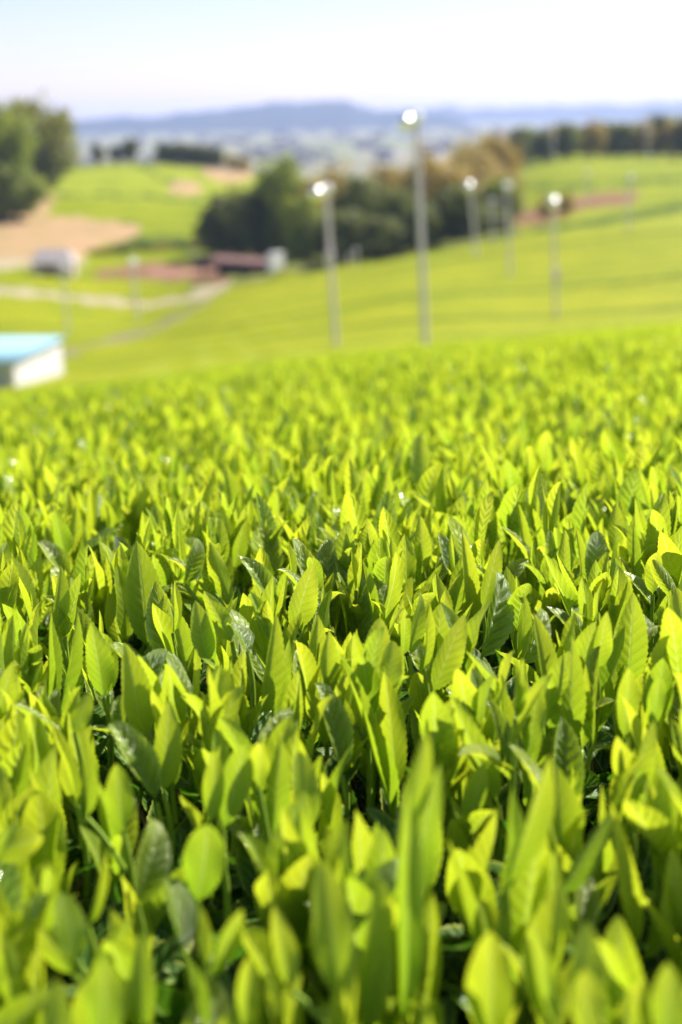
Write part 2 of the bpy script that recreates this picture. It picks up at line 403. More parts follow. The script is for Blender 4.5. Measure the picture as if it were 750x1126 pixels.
def lane_at(P):
    an = np.where(P[:, 0] > -8, math.radians(-14), math.radians(12))
    rc = (P[:, 1]*np.cos(an) + P[:, 0]*np.sin(an))/1.8
    return (np.abs(((rc+3.3+1.5*np.sin(P[:, 0]*.05)) % 13)-6.5) < 0.6)*(np.sin(P[:, 0]*.043+np.floor(rc/13)*2.1) > -.2)
reg[(reg <= 1) & (fd > 45) & lane_at(FC)] = 6
for ln, wd in (([(60,214),(130,214),(200,219),(235,222)], 1.8), ([(212,242),(255,222),(292,204)], 2.2), ([(150,178),(185,198),(200,203)], 2.2), ([(90,264),(170,262),(245,268)], 5.0), ([(60,244),(110,243),(150,247)], 2.0), ([(575,206),(660,204),(752,196)], 2.0), ([(590,254),(680,240),(755,226)], 4.0)):
    reg[(fd > 180) & (fd < 420) & (reg <= 2) & nearline(fpx, fpy, ln, wd)] = 6
# clipped tea rows: rounded ridges 1.8 m apart, furrows between
vreg = np.zeros(len(G), int)
vreg[F.ravel()] = np.repeat(reg, 4)
ang = np.where(G[:, 0] > -8, math.radians(-14), math.radians(12))
rowc = (G[:, 1]*np.cos(ang) + G[:, 0]*np.sin(ang))/1.8
prof = np.abs(np.sin(math.pi*rowc))**0.7
big = lane_at(G)          # a wider farm lane every eleven rows
amp = np.where((vreg <= 1), 0.55, 0.0)*np.clip((G[:, 1]-28)/20, 0, 1)
G[:, 2] += amp*(prof-1.0) - amp*big*1.1
G[:, 2] += np.where(vreg == 2, 0.5*np.sin(G[:, 0]*.7)*np.sin(G[:, 1]*.4), 0)
names = ['tea_field', 'hillside', 'scrub_ground', 'dirt_ground', 'soil_bank', 'farm_track', 'grass_lane', 'gravel_track']
mkeys = ['tea', 'far_tea', 'scrub', 'dirt', 'redsoil', 'path', 'lane', 'gravel']
labels = ['bright yellow-green rolling tea field falling away behind the foreground shoots', 'green terraced hillside below the wooded ridge', 'rough scrubby ground under the trees', 'bare tan earth on the slope at left', 'strip of bare brown soil between tea fields', 'pale farm track between the tea fields', 'dark grassy lanes between blocks of tea rows', 'narrow greyish track running down to the shed']
for k in range(8):
    sel = F[reg == k]
    u, inv = np.unique(sel, return_inverse=True)
    o = obj(names[k], mesh_np(names[k], G[u], inv.reshape(sel.shape), M[mkeys[k]]))
    tag(o, labels[k], 'ground', kind='structure')

# plain beyond, out to the horizon
ZP = -42.0
xs = np.linspace(-4500, 4500, 60); ys = np.concatenate([np.linspace(560, 2000, 40)[:-1], np.linspace(2000, 9000, 40)])
X, Y = np.meshgrid(xs, ys, indexing='ij')
Z = ZP + 3*np.sin(X*.004)*np.sin(Y*.003)
a, b = X.shape
fi = (np.arange(a-1)[:, None]*b+np.arange(b-1)[None]).ravel()
tag(obj('plain', mesh_np('plain', np.stack([X, Y, Z], -1).reshape(-1, 3), np.stack([fi, fi+b, fi+b+1, fi+1], -1), M['plain'])),
    'hazy pale patchwork plain stretching to the horizon', 'ground', kind='structure')

def hill_range(name, crest, d0, d1, label):
    """wooded hill range: crest given as (photo x, photo row) seen at the middle distance"""
    c = np.array(crest, float); dm = (d0+d1)/2
    px = np.linspace(c[0, 0], c[-1, 0], 160)
    py = np.interp(px, c[:, 0], c[:, 1]) + smooth1(rng.normal(0, 1.8, 160), 5)
    top = at(px, py, np.full(160, dm))
    rows = []
    tt = np.linspace(0, 1, 24)
    n1 = np.cumsum(rng.normal(0, 1, (160,)))*.4
    for t in tt:
        d = d0+(d1-d0)*t
        h = math.sin(math.pi*t)**.8
        x = top[:, 0]*d/dm
        zz = ZP-3 + (top[:, 2]-ZP+3)*h*(1-0.10*np.sin(px*.09+t*14)*(1-h)) + rng.normal(0, 1.0, 160)*h
        rows.append(np.stack([x, np.full(160, d), zz], -1))
    V = np.stack(rows, 1); a, b = V.shape[:2]
    fi = (np.arange(a-1)[:, None]*b+np.arange(b-1)[None]).ravel()
    tag(obj(name, mesh_np(name, V.reshape(-1, 3), np.stack([fi, fi+b, fi+b+1, fi+1], -1), M['hill'])), label, 'hill', kind='structure')
hill_range('hills', [(60,150),(75,133),(110,130),(150,129),(180,128),(215,122),(245,121),(265,117),(300,112),(325,113),(345,111),(382,111),(400,117),(420,122),(445,120),(470,124),(500,129),(540,146)], 4300, 5600, 'blue hazy wooded hill range across the horizon')
hill_range('far_hills', [(300,137),(400,124),(460,119),(490,117),(520,120),(560,118),(620,116),(680,114),(750,113),(900,112),(1000,128)], 6600, 8200, 'faint far range of hills low on the right horizon')

# town and greenhouses scattered over the plain: reads as one pale mass
parts = []
for _ in range(300):
    d = 1250 + 2900*rng.random()
    px = rng.uniform(-150, 900)
    wv, dv, hv = rng.uniform(6, 26), rng.uniform(6, 14), rng.uniform(3, 7)
    x = (px-CX)/FPX*d; z = ZP - 3
    V = np.array([[-1,-1,0],[1,-1,0],[1,1,0],[-1,1,0],[-1,-1,1],[1,-1,1],[1,1,1],[-1,1,1],[-1,0,1.45],[1,0,1.45]], float)*[wv/2, dv/2, hv+3]
    an = rng.uniform(-.5, .5); V = V @ np.array([[math.cos(an), math.sin(an), 0], [-math.sin(an), math.cos(an), 0], [0, 0, 1]]) + [x, d, z]
    Fh = np.array([[0,1,5,4],[1,2,6,5],[2,3,7,6],[3,0,4,7],[4,5,9,8],[7,8,9,6],[5,6,9,9],[4,8,7,7]])
    parts.append((V, Fh))
V, Fm = merge(parts)
me = bpy.data.meshes.new('distant_town')
me.from_pydata(V.tolist(), [], [list(dict.fromkeys(f)) for f in Fm.tolist()])
M['town'] = noisy('town_walls', (0.13, 0.13, 0.12), (0.24, 0.23, 0.21), 0.02, 0.8, detail=8)
me.materials.append(M['town'])
tag(obj('distant_town', me), 'scatter of pale houses and greenhouses on the hazy plain', 'town', kind='stuff')

# air
m, nt, out = mat_new('haze_air')
pv = N(nt, 'ShaderNodeVolumePrincipled', Density=0.00013)
pv.inputs['Color'].default_value = (0.50, 0.61, 1.0, 1); pv.inputs['Anisotropy'].default_value = 0.25
nt.links.new(pv.outputs[0], out.inputs['Volume'])
hz = bm_obj('haze', box_bm(-9500, 9500, -120, 9600, -52, 75), m)
tag(hz, 'pale blue haze lying over the far plain and hills', 'haze', kind='stuff')

# ------------------------------------------------------------------ trees
def crown_mesh(name, mat, R, H, n_clump, per, size, seed, lift=0.0, flat=0.0):
    r = np.random.default_rng(seed)
    C = []
    while len(C) < n_clump:
        p = r.uniform(-1, 1, 3)
        q = np.linalg.norm(p)
        if q > 1 or q < .35: continue
        C.append(p*[R, R, H/2]*(0.72+0.28*r.random()))
    C = np.array(C)
    cr = r.uniform(.28, .5, n_clump)*min(R, H/2)
    idx = np.repeat(np.arange(n_clump), per)
    dirs = r.normal(size=(len(idx), 3)); dirs /= np.linalg.norm(dirs, axis=1)[:, None]
    P = C[idx] + dirs*(cr[idx]*r.random(len(idx))**.4)[:, None]
    P[:, 2] = np.maximum(P[:, 2], -H/2*(0.92)) + H/2 + lift
    nrm = dirs + r.normal(0, .5, dirs.shape) + [0, 0, .35]; nrm /= np.linalg.norm(nrm, axis=1)[:, None]
    t = np.cross(nrm, r.normal(size=nrm.shape)); t /= np.linalg.norm(t, axis=1)[:, None]
    b = np.cross(nrm, t)
    s = (size*r.uniform(.6, 1.4, len(idx)))[:, None]
    V = np.stack([P-t*s*.9, P-b*s*.5, P+t*s, P+b*s*.5], 1).reshape(-1, 3)
    return mesh_np(name, V, np.arange(len(V)).reshape(-1, 4), mat, smooth=False), C + [0, 0, H/2+lift]
def trunk_mesh(name, C, H, r0, seed):
    r = np.random.default_rng(seed)
    parts = []
    top = H*.72
    z = np.linspace(-1.0, top, 7)
    parts.append(tube_arrays(np.stack([np.cumsum(r.normal(0, .05*r0*4, 7)), np.cumsum(r.normal(0, .05*r0*4, 7)), z], -1), np.linspace(r0, r0*.3, 7), 8))
    for c in C[::3]:
        z0 = min(top*.9, max(H*.18, c[2]*.55)); t = np.linspace(0, 1, 5)[:, None]
        s = np.array([0, 0, z0]); parts.append(tube_arrays(s*(1-t)+c*t + np.sin(t*math.pi)*[0, 0, -.06*H], np.linspace(r0*.4, r0*.06, 5), 6))
    V, Fq = merge(parts)
    return mesh_np(name, V, Fq, M['bark'])
M['crown_mixed'] = crown_mat('green_olive_foliage', (0.12, 0.15, 0.018), (0.26, 0.25, 0.04), (0.16, 0.15, 0.02))  # foliage's own mix of olive and green
TREES = {}
def tree_kind(key, mat, R, H, trunkH, n=60, per=85, size=.36, seed=1):
    cm, C = crown_mesh(key+'_crown', M[mat], R, H, n, per, size, seed, lift=trunkH)
    co = np.empty(len(cm.vertices)*3, np.float32); cm.vertices.foreach_get('co', co); co = co.reshape(-1, 3)
    TREES[key] = (cm, trunk_mesh(key+'_trunk', C, H+trunkH, max(.14, .045*(H+trunkH)), seed+50), float(np.percentile(co[:, 2], 99.5)), float(np.percentile(np.hypot(co[:, 0], co[:, 1]), 97)))
tree_kind('round_green', 'crown_green', 4.2, 8.5, .8, seed=1)
tree_kind('round_dark', 'crown_dark', 4.0, 8.0, .6, seed=2)
tree_kind('olive', 'crown_olive', 4.4, 8.8, .8, seed=3)
tree_kind('olive_wide', 'crown_olive', 5.2, 7.6, .6, seed=4)
tree_kind('mixed', 'crown_mixed', 4.6, 8.0, .6, seed=9)
tree_kind('tall_dark', 'crown_dark', 2.6, 9.5, 1.0, seed=5)
tree_kind('bush', 'crown_dark', 2.4, 2.6, .1, n=26, per=60, size=.2, seed=6)
tree_kind('bush_olive', 'crown_olive', 2.4, 2.6, .1, n=26, per=60, size=.2, seed=7)
def place_tree(key, px, top, base, d, wpx, label, group, name='tree', cat='tree'):
    """tree whose crown top shows at photo row top and whose foot is at distance d"""
    cm, tm, h, R = TREES[key]
    foot = surf(px, d)[0]
    tp = at(px, top, d)
    H = tp[2]-foot[2]
    sxy = wpx/FPX*d/(2*R)
    t = empty(name, tuple(foot - [0, 0, .1]), (0, 0, rng.uniform(0, 6.28)))
    t.scale = (sxy, sxy, (H+.1)/h)
    tag(t, label, cat, group)
    obj('crown', cm, t); obj('trunk', tm, t)
    return t
g = 'trees of the wooded left bank'
place_tree('round_green', -2, 121, 240, 283, 104, 'broad green tree cut by the left edge of the photo', g)
place_tree('mixed', 40, 110, 220, 318, 92, 'rounded olive-green tree behind the leftmost tree, above the bare tan earth', g)
place_tree('round_green', -70, 124, 240, 285, 90, 'green tree standing just past the left edge of the wooded bank', g)
place_tree('round_green', 20, 176, 250, 280, 60, 'low green tree below the two tall trees at the left edge', g)
g = 'trees in the hollow between the fields'
for a in [
 ('round_dark', 248, 214, 280, 232, 62, 'dark shrubby tree at the left end of the hollow, above the low shed'),
 ('round_dark', 284, 206, 285, 226, 66, 'dark rounded tree right of the low red-roofed shed'),
 ('round_green', 318, 174, 290, 224, 74, 'mid-green round tree left of the tilted frost-fan pole'),
 ('round_green', 338, 216, 290, 212, 60, 'lower bright green tree directly behind the tilted frost-fan pole'),
 ('olive', 368, 184, 290, 228, 62, 'brownish tree just right of the tilted frost-fan pole'),
 ('round_dark', 396, 196, 285, 206, 66, 'dark green tree midway between the two tallest poles'),
 ('olive_wide', 418, 184, 280, 240, 70, 'brown-topped tree left of the tallest pole'),
 ('round_dark', 432, 210, 285, 196, 56, 'low dark tree right behind the tallest pole'),
 ('olive', 478, 168, 280, 216, 80, 'large brown-green tree just right of the tallest pole'),
 ('olive', 516, 156, 275, 232, 78, 'tall brownish tree at the right crest of the wooded hollow'),
 ('olive_wide', 546, 148, 272, 244, 62, 'reddish-brown tree at the right end of the wooded hollow'),
 ('round_dark', 500, 205, 280, 190, 64, 'dark lower tree behind the slim middle poles'),
 ('olive_wide', 350, 200, 285, 222, 80, 'brown-green tree behind the head of the tilted frost-fan pole'),
 ('olive', 446, 186, 280, 234, 84, 'brown tree behind the upper shaft of the tallest pole'),
 ('round_dark', 380, 232, 290, 186, 76, 'low dark tree at the foot of the belt between the two tallest poles'),
 ('round_dark', 414, 240, 288, 184, 70, 'low dark tree at the foot of the belt left of the tallest pole'),
 ('round_dark', 300, 226, 292, 228, 70, 'low dark tree above the white end wall of the open shed'),
 ('round_dark', 264, 226, 285, 234, 66, 'low dark tree right above the open shed roof'),
 ('olive_wide', 530, 186, 275, 220, 84, 'broad brown tree behind the slim poles at the right of the belt'),
 ('round_dark', 532, 228, 278, 196, 60, 'low dark tree at the foot of the slim poles'),
 ('round_green', 552, 196, 270, 215, 46, 'green lower tree at the right foot of the wooded hollow'),
 ('round_dark', 462, 226, 284, 186, 50, 'small dark tree low beside the tallest pole'),
]: place_tree(*a[:6], a[6], g)
g = 'trees on the left skyline'
for px, top, wv, lb in [(108,158,16,'leftmost'),(143,152,20,'darkest and pointed'),(128,160,16,'small')]:
    place_tree('tall_dark', px, top, 172, 432, wv, lb+' dark tree on the left skyline above the terraced hill', g)
for k, px in enumerate([178,190,202,214,226,238]):
    place_tree('round_dark', px, 157+[0,1,0,2,3,4][k], 172, 434, 18, ['first','second','third','fourth','fifth','last'][k]+' tree from the left in the dark hedge line on the skyline', g)
for k, px in enumerate([255, 268]):
    place_tree('bush_olive', px, 168+4*k, 182, 428, 20, ['olive bush beside the bare skyline earth', 'olive bush at the right end of the skyline'][k], g, 'bush', 'bush')
g = 'trees along the right ridge'
n = 24
for k in range(n):
    px = 572 + k*11.5 + rng.uniform(-3, 3)
    key = ['round_dark', 'round_green', 'round_dark', 'olive'][k % 4] if px < 690 else ['olive', 'round_dark', 'round_green'][k % 3]
    col_word = {'round_dark': 'dark green', 'round_green': 'mid-green', 'olive': 'brownish'}[key]
    top = 142 - (px-570)*.08 + rng.uniform(-4, 4)
    place_tree(key, px, top, 168, 372+rng.uniform(-12, 25), 26, f'{col_word} ridge tree about {round((px-570)/1.8/5)*5} percent along the treeline from its left end' if px < 752 else 'ridge tree past the right edge of the photo', g)
g = 'scrub bushes on the bank above the red-roofed shed'
for k, (px, top, d, key) in enumerate([(112,272,238,'bush_olive'),(134,268,240,'bush'),(156,266,244,'bush'),(178,266,244,'bush_olive'),(200,266,246,'bush'),(222,264,246,'bush_olive'),(242,268,240,'bush_olive')]):
    place_tree(key, px, top, 285, d, 30, ['first','second','third','fourth','fifth','sixth','last'][k]+' bush from the left on the scrubby bank above the red roof', g, 'bush', 'bush')
for k, (px, top, d) in enumerate([(600,222,206),(622,218,208)]):
    place_tree('bush_olive', px, top-8, 240, d, 22, ['brownish bush left on the strip of bare soil', 'brownish bush right of another on the bare soil strip'][k], 'bushes on the soil strip', 'bush', 'bush')

# ------------------------------------------------------------------ frost fans on poles
def fan_meshes():
    D = {}
    z = np.array([0, .02, .5, 1.0]); 
    V, Fq = tube_arrays(np.stack([z*0, z*0, z], -1), [.5, .5, .46, .42], 16); D['pole'] = mesh_np('pole', V, Fq, M['steel'])
    b = box_bm(-.20, .20, -.24, -.08, -.30, .30, .02); D['box'] = b
    x = np.array([-.30, -.28, -.22, .18, .26, .28]); V, Fq = tube_arrays(np.stack([x*0, x, x*0], -1), [.02, .16, .22, .22, .14, .02], 16); D['motor'] = mesh_np('motor_housing', V, Fq, M['fan'])
    x = -.46-.31*np.cos(np.linspace(0, math.pi, 12)); V, Fq = tube_arrays(np.stack([x*0, x, x*0], -1), .31*np.sin(np.linspace(.04, math.pi-.04, 12)), 24); M['spinner'] = noisy('polished_spinner', (0.90, 0.89, 0.88), (0.93, 0.92, 0.91), 2.0, 0.27, metallic=1.0); D['hub'] = mesh_np('hub', V, Fq, M['spinner'])  # hub given a ball shape and polish to catch a sun glint
    D['dull_hub'] = mesh_np('glintless_hub', V*[.62, 1, .62], Fq, M['steel'])  # slimmer dull copy of the hub for heads without a sun glint
    t = np.linspace(0, 1, 9); W = .09*np.sin(np.pi*(.18+.72*t))+.02; tw = .55-.4*t
    P = []
    for k in range(9):
        for (u, vv) in ((-1, 0), (0, .25), (1, 0), (0, -.1)):
            P.append((u*W[k]*math.cos(tw[k]), -.42+u*W[k]*math.sin(tw[k])+vv*.06, .08+t[k]*.40))
    Fq = [[4*k+j, 4*k+(j+1) % 4, 4*k+4+(j+1) % 4, 4*k+4+j] for k in range(8) for j in range(4)]+[[0, 1, 2, 3], [35, 34, 33, 32]]
    D['blade'] = mesh_np('blade', P, Fq, M['white'])
    x = np.linspace(0, 1, 5); V, Fq = tube_arrays(np.stack([x*0, -.12*np.sin(x*2), x*.35-.35], -1), [.06]*5, 10); D['neck'] = mesh_np('tilt_bracket', V, Fq, M['steel'])
    bm = D.pop('box'); me = bpy.data.meshes.new('control_box'); bm.to_mesh(me); bm.free(); me.materials.append(M['steel']); D['cbox'] = me
    return D
FM = fan_meshes()
def fan(base_px, base_py, top_px, top_py, d, rad, face, label, size=1.0, cbox=None, dull=True):
    foot = at(base_px, base_py, d); ground = surf(base_px, d)[0]
    if ground[2] < foot[2]: pass
    top = at(top_px, top_py, d)
    ax = Vector(top-foot); Ln = ax.length; ax.normalize()
    ext = 1.0
    foot = foot - np.array(ax)*ext; Ln += ext
    t = empty('frost_fan', tuple(foot)); t.rotation_euler = Vector((0, 0, 1)).rotation_difference(ax).to_euler()
    tag(t, label, 'wind machine', 'frost fans on poles over the tea fields')
    p = obj('pole', FM['pole'], t); p.scale = (rad*1.5, rad*1.5, Ln)
    h = empty('fan_head', (0, 0, Ln+.16*size)); h.parent = t
    h.rotation_euler = Euler((math.radians(18), 0, face)); h.scale = (size*.72,)*3
    nb = obj('tilt_bracket', FM['neck'], h)
    obj('motor_housing', FM['motor'], h); obj('hub', FM['dull_hub' if dull else 'hub'], h)
    for k in range(3):
        bl = obj('blade', FM['blade'], h)
        bl.matrix_local = Matrix.Rotation(k*2.094+face, 4, 'Y')
    if cbox:
        c = obj('control_box', FM['cbox'], t); c.location = (0, -rad, Ln*cbox)
    return t
R90 = math.pi/2
fan(468, 384, 458, 136, 43, .13, math.radians(-78), 'tallest frost-fan pole with a white fan, right of centre', 1.0, dull=False)
fan(370, 392, 359, 214, 60, .15, math.radians(-80), 'second tallest frost-fan pole, tilted left, near the middle of the photo', 1.25, .66, dull=False)
fan(524, 282, 517, 206, 150, .2, math.radians(-20), 'slim frost-fan pole in front of the brown trees right of the tallest pole', 1.9, dull=False)
fan(561, 302, 557, 206, 120, .17, math.radians(40), 'grey frost-fan pole at the right end of the brown trees', 1.3)
fan(543, 274, 541, 222, 165, .15, math.radians(60), 'thin short pole just left of the grey pole by the brown trees', 1.2)
fan(612, 362, 608, 224, 78, .13, math.radians(-5), 'frost-fan pole with a bright white fan alone on the right field', 1.25, .5, dull=False)
fan(691, 256, 692, 196, 165, .19, math.radians(70), 'faint pole near the right edge below the ridge', 1.2)
fan(152, 362, 146, 290, 150, .22, math.radians(30), 'frost-fan pole in the lower left fields beside the farm track', 1.7)
fan(75, 376, 70, 296, 122, .15, math.radians(75), 'faint frost-fan pole above the blue-roofed shed', 1.2)
fan(646, 232, 645, 190, 230, .16, math.radians(50), 'short pale pole above the brown soil strip', 1.2)
fan(609, 172, 608, 138, 352, .22, math.radians(30), 'tiny pole at the left of the right ridge treeline', 1.8)
fan(713, 176, 712, 144, 345, .22, math.radians(20), 'tiny pole at the right of the ridge treeline', 1.8)
fan(394, 298, 391, 276, 172, .14, math.radians(80), 'short pale post between the two tallest poles', .9)
fan(385, 300, 383, 282, 170, .12, math.radians(40), 'shortest pale post left of another between the tallest poles', .8)

# ------------------------------------------------------------------ sheds
def corr_roof(x0, x1, y0, y1, z0, z1, mat, pitch=.2, amp=.018, th=.05):
    """single-pitch corrugated sheet, ridges running down the slope (y)"""
    n = int((x1-x0)/pitch)*6
    xs = np.linspace(x0, x1, n+1); z = amp*np.sin(xs/pitch*2*math.pi)
    V = []
    for t in (0, -th):
        for y, zz in ((y0, z0), (y1, z1)):
            V.append(np.stack([xs, np.full(n+1, y), zz+z+t], -1))
    V = np.concatenate(V); m_ = n+1; i = np.arange(n)
    F = [np.stack([i, i+1, i+1+m_, i+m_], -1), np.stack([i+2*m_, i+3*m_, i+1+3*m_, i+1+2*m_], -1),
         np.stack([i, i+2*m_, i+1+2*m_, i+1], -1), np.stack([i+m_, i+1+m_, i+1+3*m_, i+3*m_], -1)]
    return V, np.concatenate(F)
# blue-roofed shed, left edge
c0 = at(15, 397, 60); c1 = at(67, 371, 67)
yaw = math.atan2(c1[0]-c0[0], c1[1]-c0[1])
dep = math.hypot(c1[0]-c0[0], c1[1]-c0[1]); dz = (c1[2]-c0[2])
t = empty('shed', tuple(c0), (0, 0, -yaw))
tag(t, 'white-walled shed with a pale blue roof at the left edge, behind the tea crest', 'shed')
Wd = 8.0
hh = 3.6
b = bmesh.new()
vs = [b.verts.new(p) for p in [(0,0,-hh),(0,dep,-hh),(0,dep,dz-.05),(0,0,-.05),(-.15,0,-hh),(-.15,dep,-hh),(-.15,dep,dz-.05),(-.15,0,-.05)]]
for f in ((0,1,2,3),(7,6,5,4),(0,3,7,4),(1,5,6,2),(3,2,6,7),(0,4,5,1)): b.faces.new([vs[i] for i in f])
M['shedwall'] = noisy('weathered_white_wall', (0.50, 0.48, 0.50), (0.58, 0.56, 0.57), 1.2, 0.7)
bm_obj('side_wall', b, M['shedwall'], t)
bm_obj('front_wall', box_bm(-Wd, -.155, 0, .15, -hh, -.06), M['grey'], t)
bm_obj('back_wall', box_bm(-Wd, -.155, dep-.15, dep, -hh, dz-.08), M['white'], t)
V, Fq = corr_roof(-Wd-.3, .18, -.25, dep+.2, .02-.25*dz/dep, .02+dz+.2*dz/dep, M['blueroof'])
obj('roof', mesh_np('roof', V, Fq, M['blueroof']), t)
fr = bm_obj('door', box_bm(-4.5, -2.3, -.05, -.004, -hh, -.9, .01), M['steel'], t)
bm_obj('handle', box_bm(-2.6, -2.55, -.09, -.052, -2.4, -2.1), M['dark'], fr)

# long low shed with rusty roof, open front and white end wall
def at_yaw(p, q): return math.atan2(q[1]-p[1], q[0]-p[0])
dS = 196
p0 = at(222, 316, dS+6); p1 = at(291, 316, dS-2)
t = empty('open_shed', (p0[0], p0[1], p1[2]), (0, 0, at_yaw(p0, p1)))
tag(t, 'long low open-fronted shed with rust-red roof and a white end wall', 'shed')
Ls = math.hypot(p1[0]-p0[0], p1[1]-p0[1])
ew = bm_obj('end_wall', box_bm(-1.25, 1.25, -.4, .4, -1.0, 4.6, .03), M['white'], t)
ew.location = (Ls+.9, 1.4, 0); ew.rotation_euler = (0, 0, 1.6)
bm_obj('back_wall', box_bm(0, Ls-.21, 3.2, 3.4, -1.0, 2.7), M['dark'], t)
V, Fq = corr_roof(-.4, Ls-.25, -.4, 3.9, 2.8, 3.4, M['redroof'], amp=.03)
obj('roof', mesh_np('roof', V, Fq, M['redroof']), t)
for k in range(4):
    bm_obj('post', box_bm(.3+k*(Ls-1.2)/3, .5+k*(Ls-1.2)/3, 0, .2, -1.0, 2.75), M['dark'], t)
# second roof, lower, to its left
dS = 206
p0 = at(158, 316, dS); p1 = at(226, 318, dS-2)
t = empty('barn', (p0[0], p0[1], p1[2]), (0, 0, at_yaw(p0, p1)))
tag(t, 'low barn with a wide brick-red roof left of the open-fronted shed', 'barn')
Ls = math.hypot(p1[0]-p0[0], p1[1]-p0[1])
bm_obj('wall', box_bm(0, Ls, 0, 4.5, -1.2, 1.1), M['redroof'], t)
V, Fq = corr_roof(-.4, Ls+.4, -.6, 5, 1.15, 2.3, M['redroof'], amp=.03)
M['orange'] = noisy('brick_red_roof', (0.15, 0.06, 0.035), (0.20, 0.09, 0.05), .8, .7)
obj('roof', mesh_np('roof', V, Fq, M['orange']), t)
bm_obj('door', box_bm(Ls*.4, Ls*.4+2.2, -.05, -.004, -1.1, .9), M['dark'], t)
# pale hut
dS = 205
p0 = at(36, 300, dS); p1 = at(80, 300, dS)
t = empty('hut', tuple(p0)); Ls = p1[0]-p0[0]
tag(t, 'small pale hut with a whitish gabled roof beside the bare tan earth', 'hut')
bm_obj('wall', box_bm(0, Ls, 0, 3.5, -1.0, 1.3), M['pinkwall'], t)
b = bmesh.new()
vs = [b.verts.new(p) for p in [(-.3,-.4,1.31),(Ls+.3,-.4,1.31),(Ls+.3,3.9,1.31),(-.3,3.9,1.31),(.5,1.7,3.2),(Ls-.8,1.7,3.2)]]
for f in ((0,1,5,4),(2,3,4,5),(0,4,3),(1,2,5),(3,2,1,0)): b.faces.new([vs[i] for i in f])
M['paleroof'] = noisy('pale_roof', (0.42, 0.36, 0.34), (0.50, 0.44, 0.42), 1, .6)
bm_obj('roof', b, M['paleroof'], t)
bm_obj('door', box_bm(Ls*.3, Ls*.3+1.0, -.05, -.004, -.9, 1.0), M['dark'], t)

# ------------------------------------------------------------------ tea leaves
def leaf_arrays(L=1.0, W=.40, fold=.35, curl=.5, tip=.0, wave=.02, n=34, m=8, seed=0, serr=True, twist=0.0, full=.8, quilt=.0015):
    """leaf growing along +Z from the origin, upper face towards +Y; unit length"""
    r = np.random.default_rng(seed)
    v = np.linspace(0, 1, n+1)
    half = v**.78*(1-v)**full; half = W/2*half/half.max()
    pet = np.clip(v/.10, 0, 1); half = np.maximum(half*pet**1.2, .012*np.clip((1-v)*20, 0, 1))
    half[-1] = .002
    # centre line: bends outwards (-Y) by curl overall, tip adds a hook
    a = -curl*(v**1.3) - tip*np.clip((v-.72)/.28, 0, 1)**1.5
    ds = L/n
    cy = np.concatenate([[0], np.cumsum(np.sin(a[:-1])*ds)]); cz = np.concatenate([[0], np.cumsum(np.cos(a[:-1])*ds)])
    s = np.linspace(-1, 1, 2*m+1)
    S, Vv = np.meshgrid(s, v)
    hw = np.repeat(half[:, None], 2*m+1, 1)
    if serr:
        k = np.arange(n+1)
        tooth = np.where(k % 2 == 0, 1.05, .965); tooth[:3] = 1; 
        hw[:, 0] *= tooth; hw[:, -1] *= tooth
    fl = fold*(1-.35*Vv)
    rad = np.abs(S)*hw
    x = np.sign(S)*rad*np.cos(fl)
    up = rad*np.sin(fl)*(0.55+.45*np.abs(S)) + wave*np.abs(S)**2*np.sin(Vv*9+S*1.3+seed)*np.sin(np.pi*Vv)
    up += quilt*np.cos(2*math.pi*(Vv*9-np.abs(S)*1.6))*np.sin(np.pi*np.clip(np.abs(S)*1.15, 0, 1))*np.sin(np.pi*Vv)
    nrm_y = np.cos(a)[:, None]; nrm_z = -np.sin(a)[:, None]
    y = cy[:, None] + up*nrm_y; z = cz[:, None] + up*nrm_z
    if twist:
        th = twist*Vv
        x, y = x*np.cos(th)-(y-cy[:, None])*np.sin(th), cy[:, None]+x*np.sin(th)+(y-cy[:, None])*np.cos(th)
    Vt = np.stack([x, y, z], -1).reshape(-1, 3)
    UV = np.stack([S*.5+.5, Vv], -1).reshape(-1, 2)
    w_ = 2*m+1
    i = np.arange(n)[:, None]*w_; j = np.arange(2*m)[None]
    Fq = np.stack([i+j, i+j+1, i+w_+j+1, i+w_+j], -1).reshape(-1, 4)
    return Vt, Fq, UV
PAR = [  # W, fold, curl, tip, wave, twist, full
 (.42, .42, .14, .12, .020, 0, .95), (.38, .75, .15, .0, .016, .25, 1.0), (.46, .30, .28, .25, .030, -.2, .85), (.36, .95, .10, -.25, .016, .4, 1.05),
 (.42, .55, -.20, .0, .026, -.35, .95), (.44, .40, .42, .4, .03, .1, .88), (.42, .80, .22, .8, .02, -.2, 1.0), (.48, .25, .14, .0, .035, .25, .72)]
LEAF, GLOSS, LOWLEAF = [], [], []
for k, p in enumerate(PAR):
    kw = dict(W=p[0], fold=p[1], curl=p[2], tip=p[3], wave=p[4], twist=p[5], full=p[6], seed=k)
    V, Fq, UV = leaf_arrays(**kw)
    LEAF.append(mesh_np('tea_leaf', V, Fq, M['leaf'], UV=UV)); V, Fq, UV = leaf_arrays(**{**kw, 'curl': kw['curl']+.35}, quilt=.024); GLOSS.append(mesh_np('quilted_leaf', V, Fq, M['glossy'], UV=UV))
    LOWLEAF.append(leaf_arrays(**{**kw, 'n': 30, 'm': 4}))
BUD = []
for k in range(3):
    V, Fq, UV = leaf_arrays(W=.20, fold=1.25, curl=.1*(k-1), tip=.15*k, wave=.0, twist=.5, n=20, m=5, seed=k, serr=False)
    BUD.append(mesh_np('bud', V, Fq, M['leaf'], UV=UV))

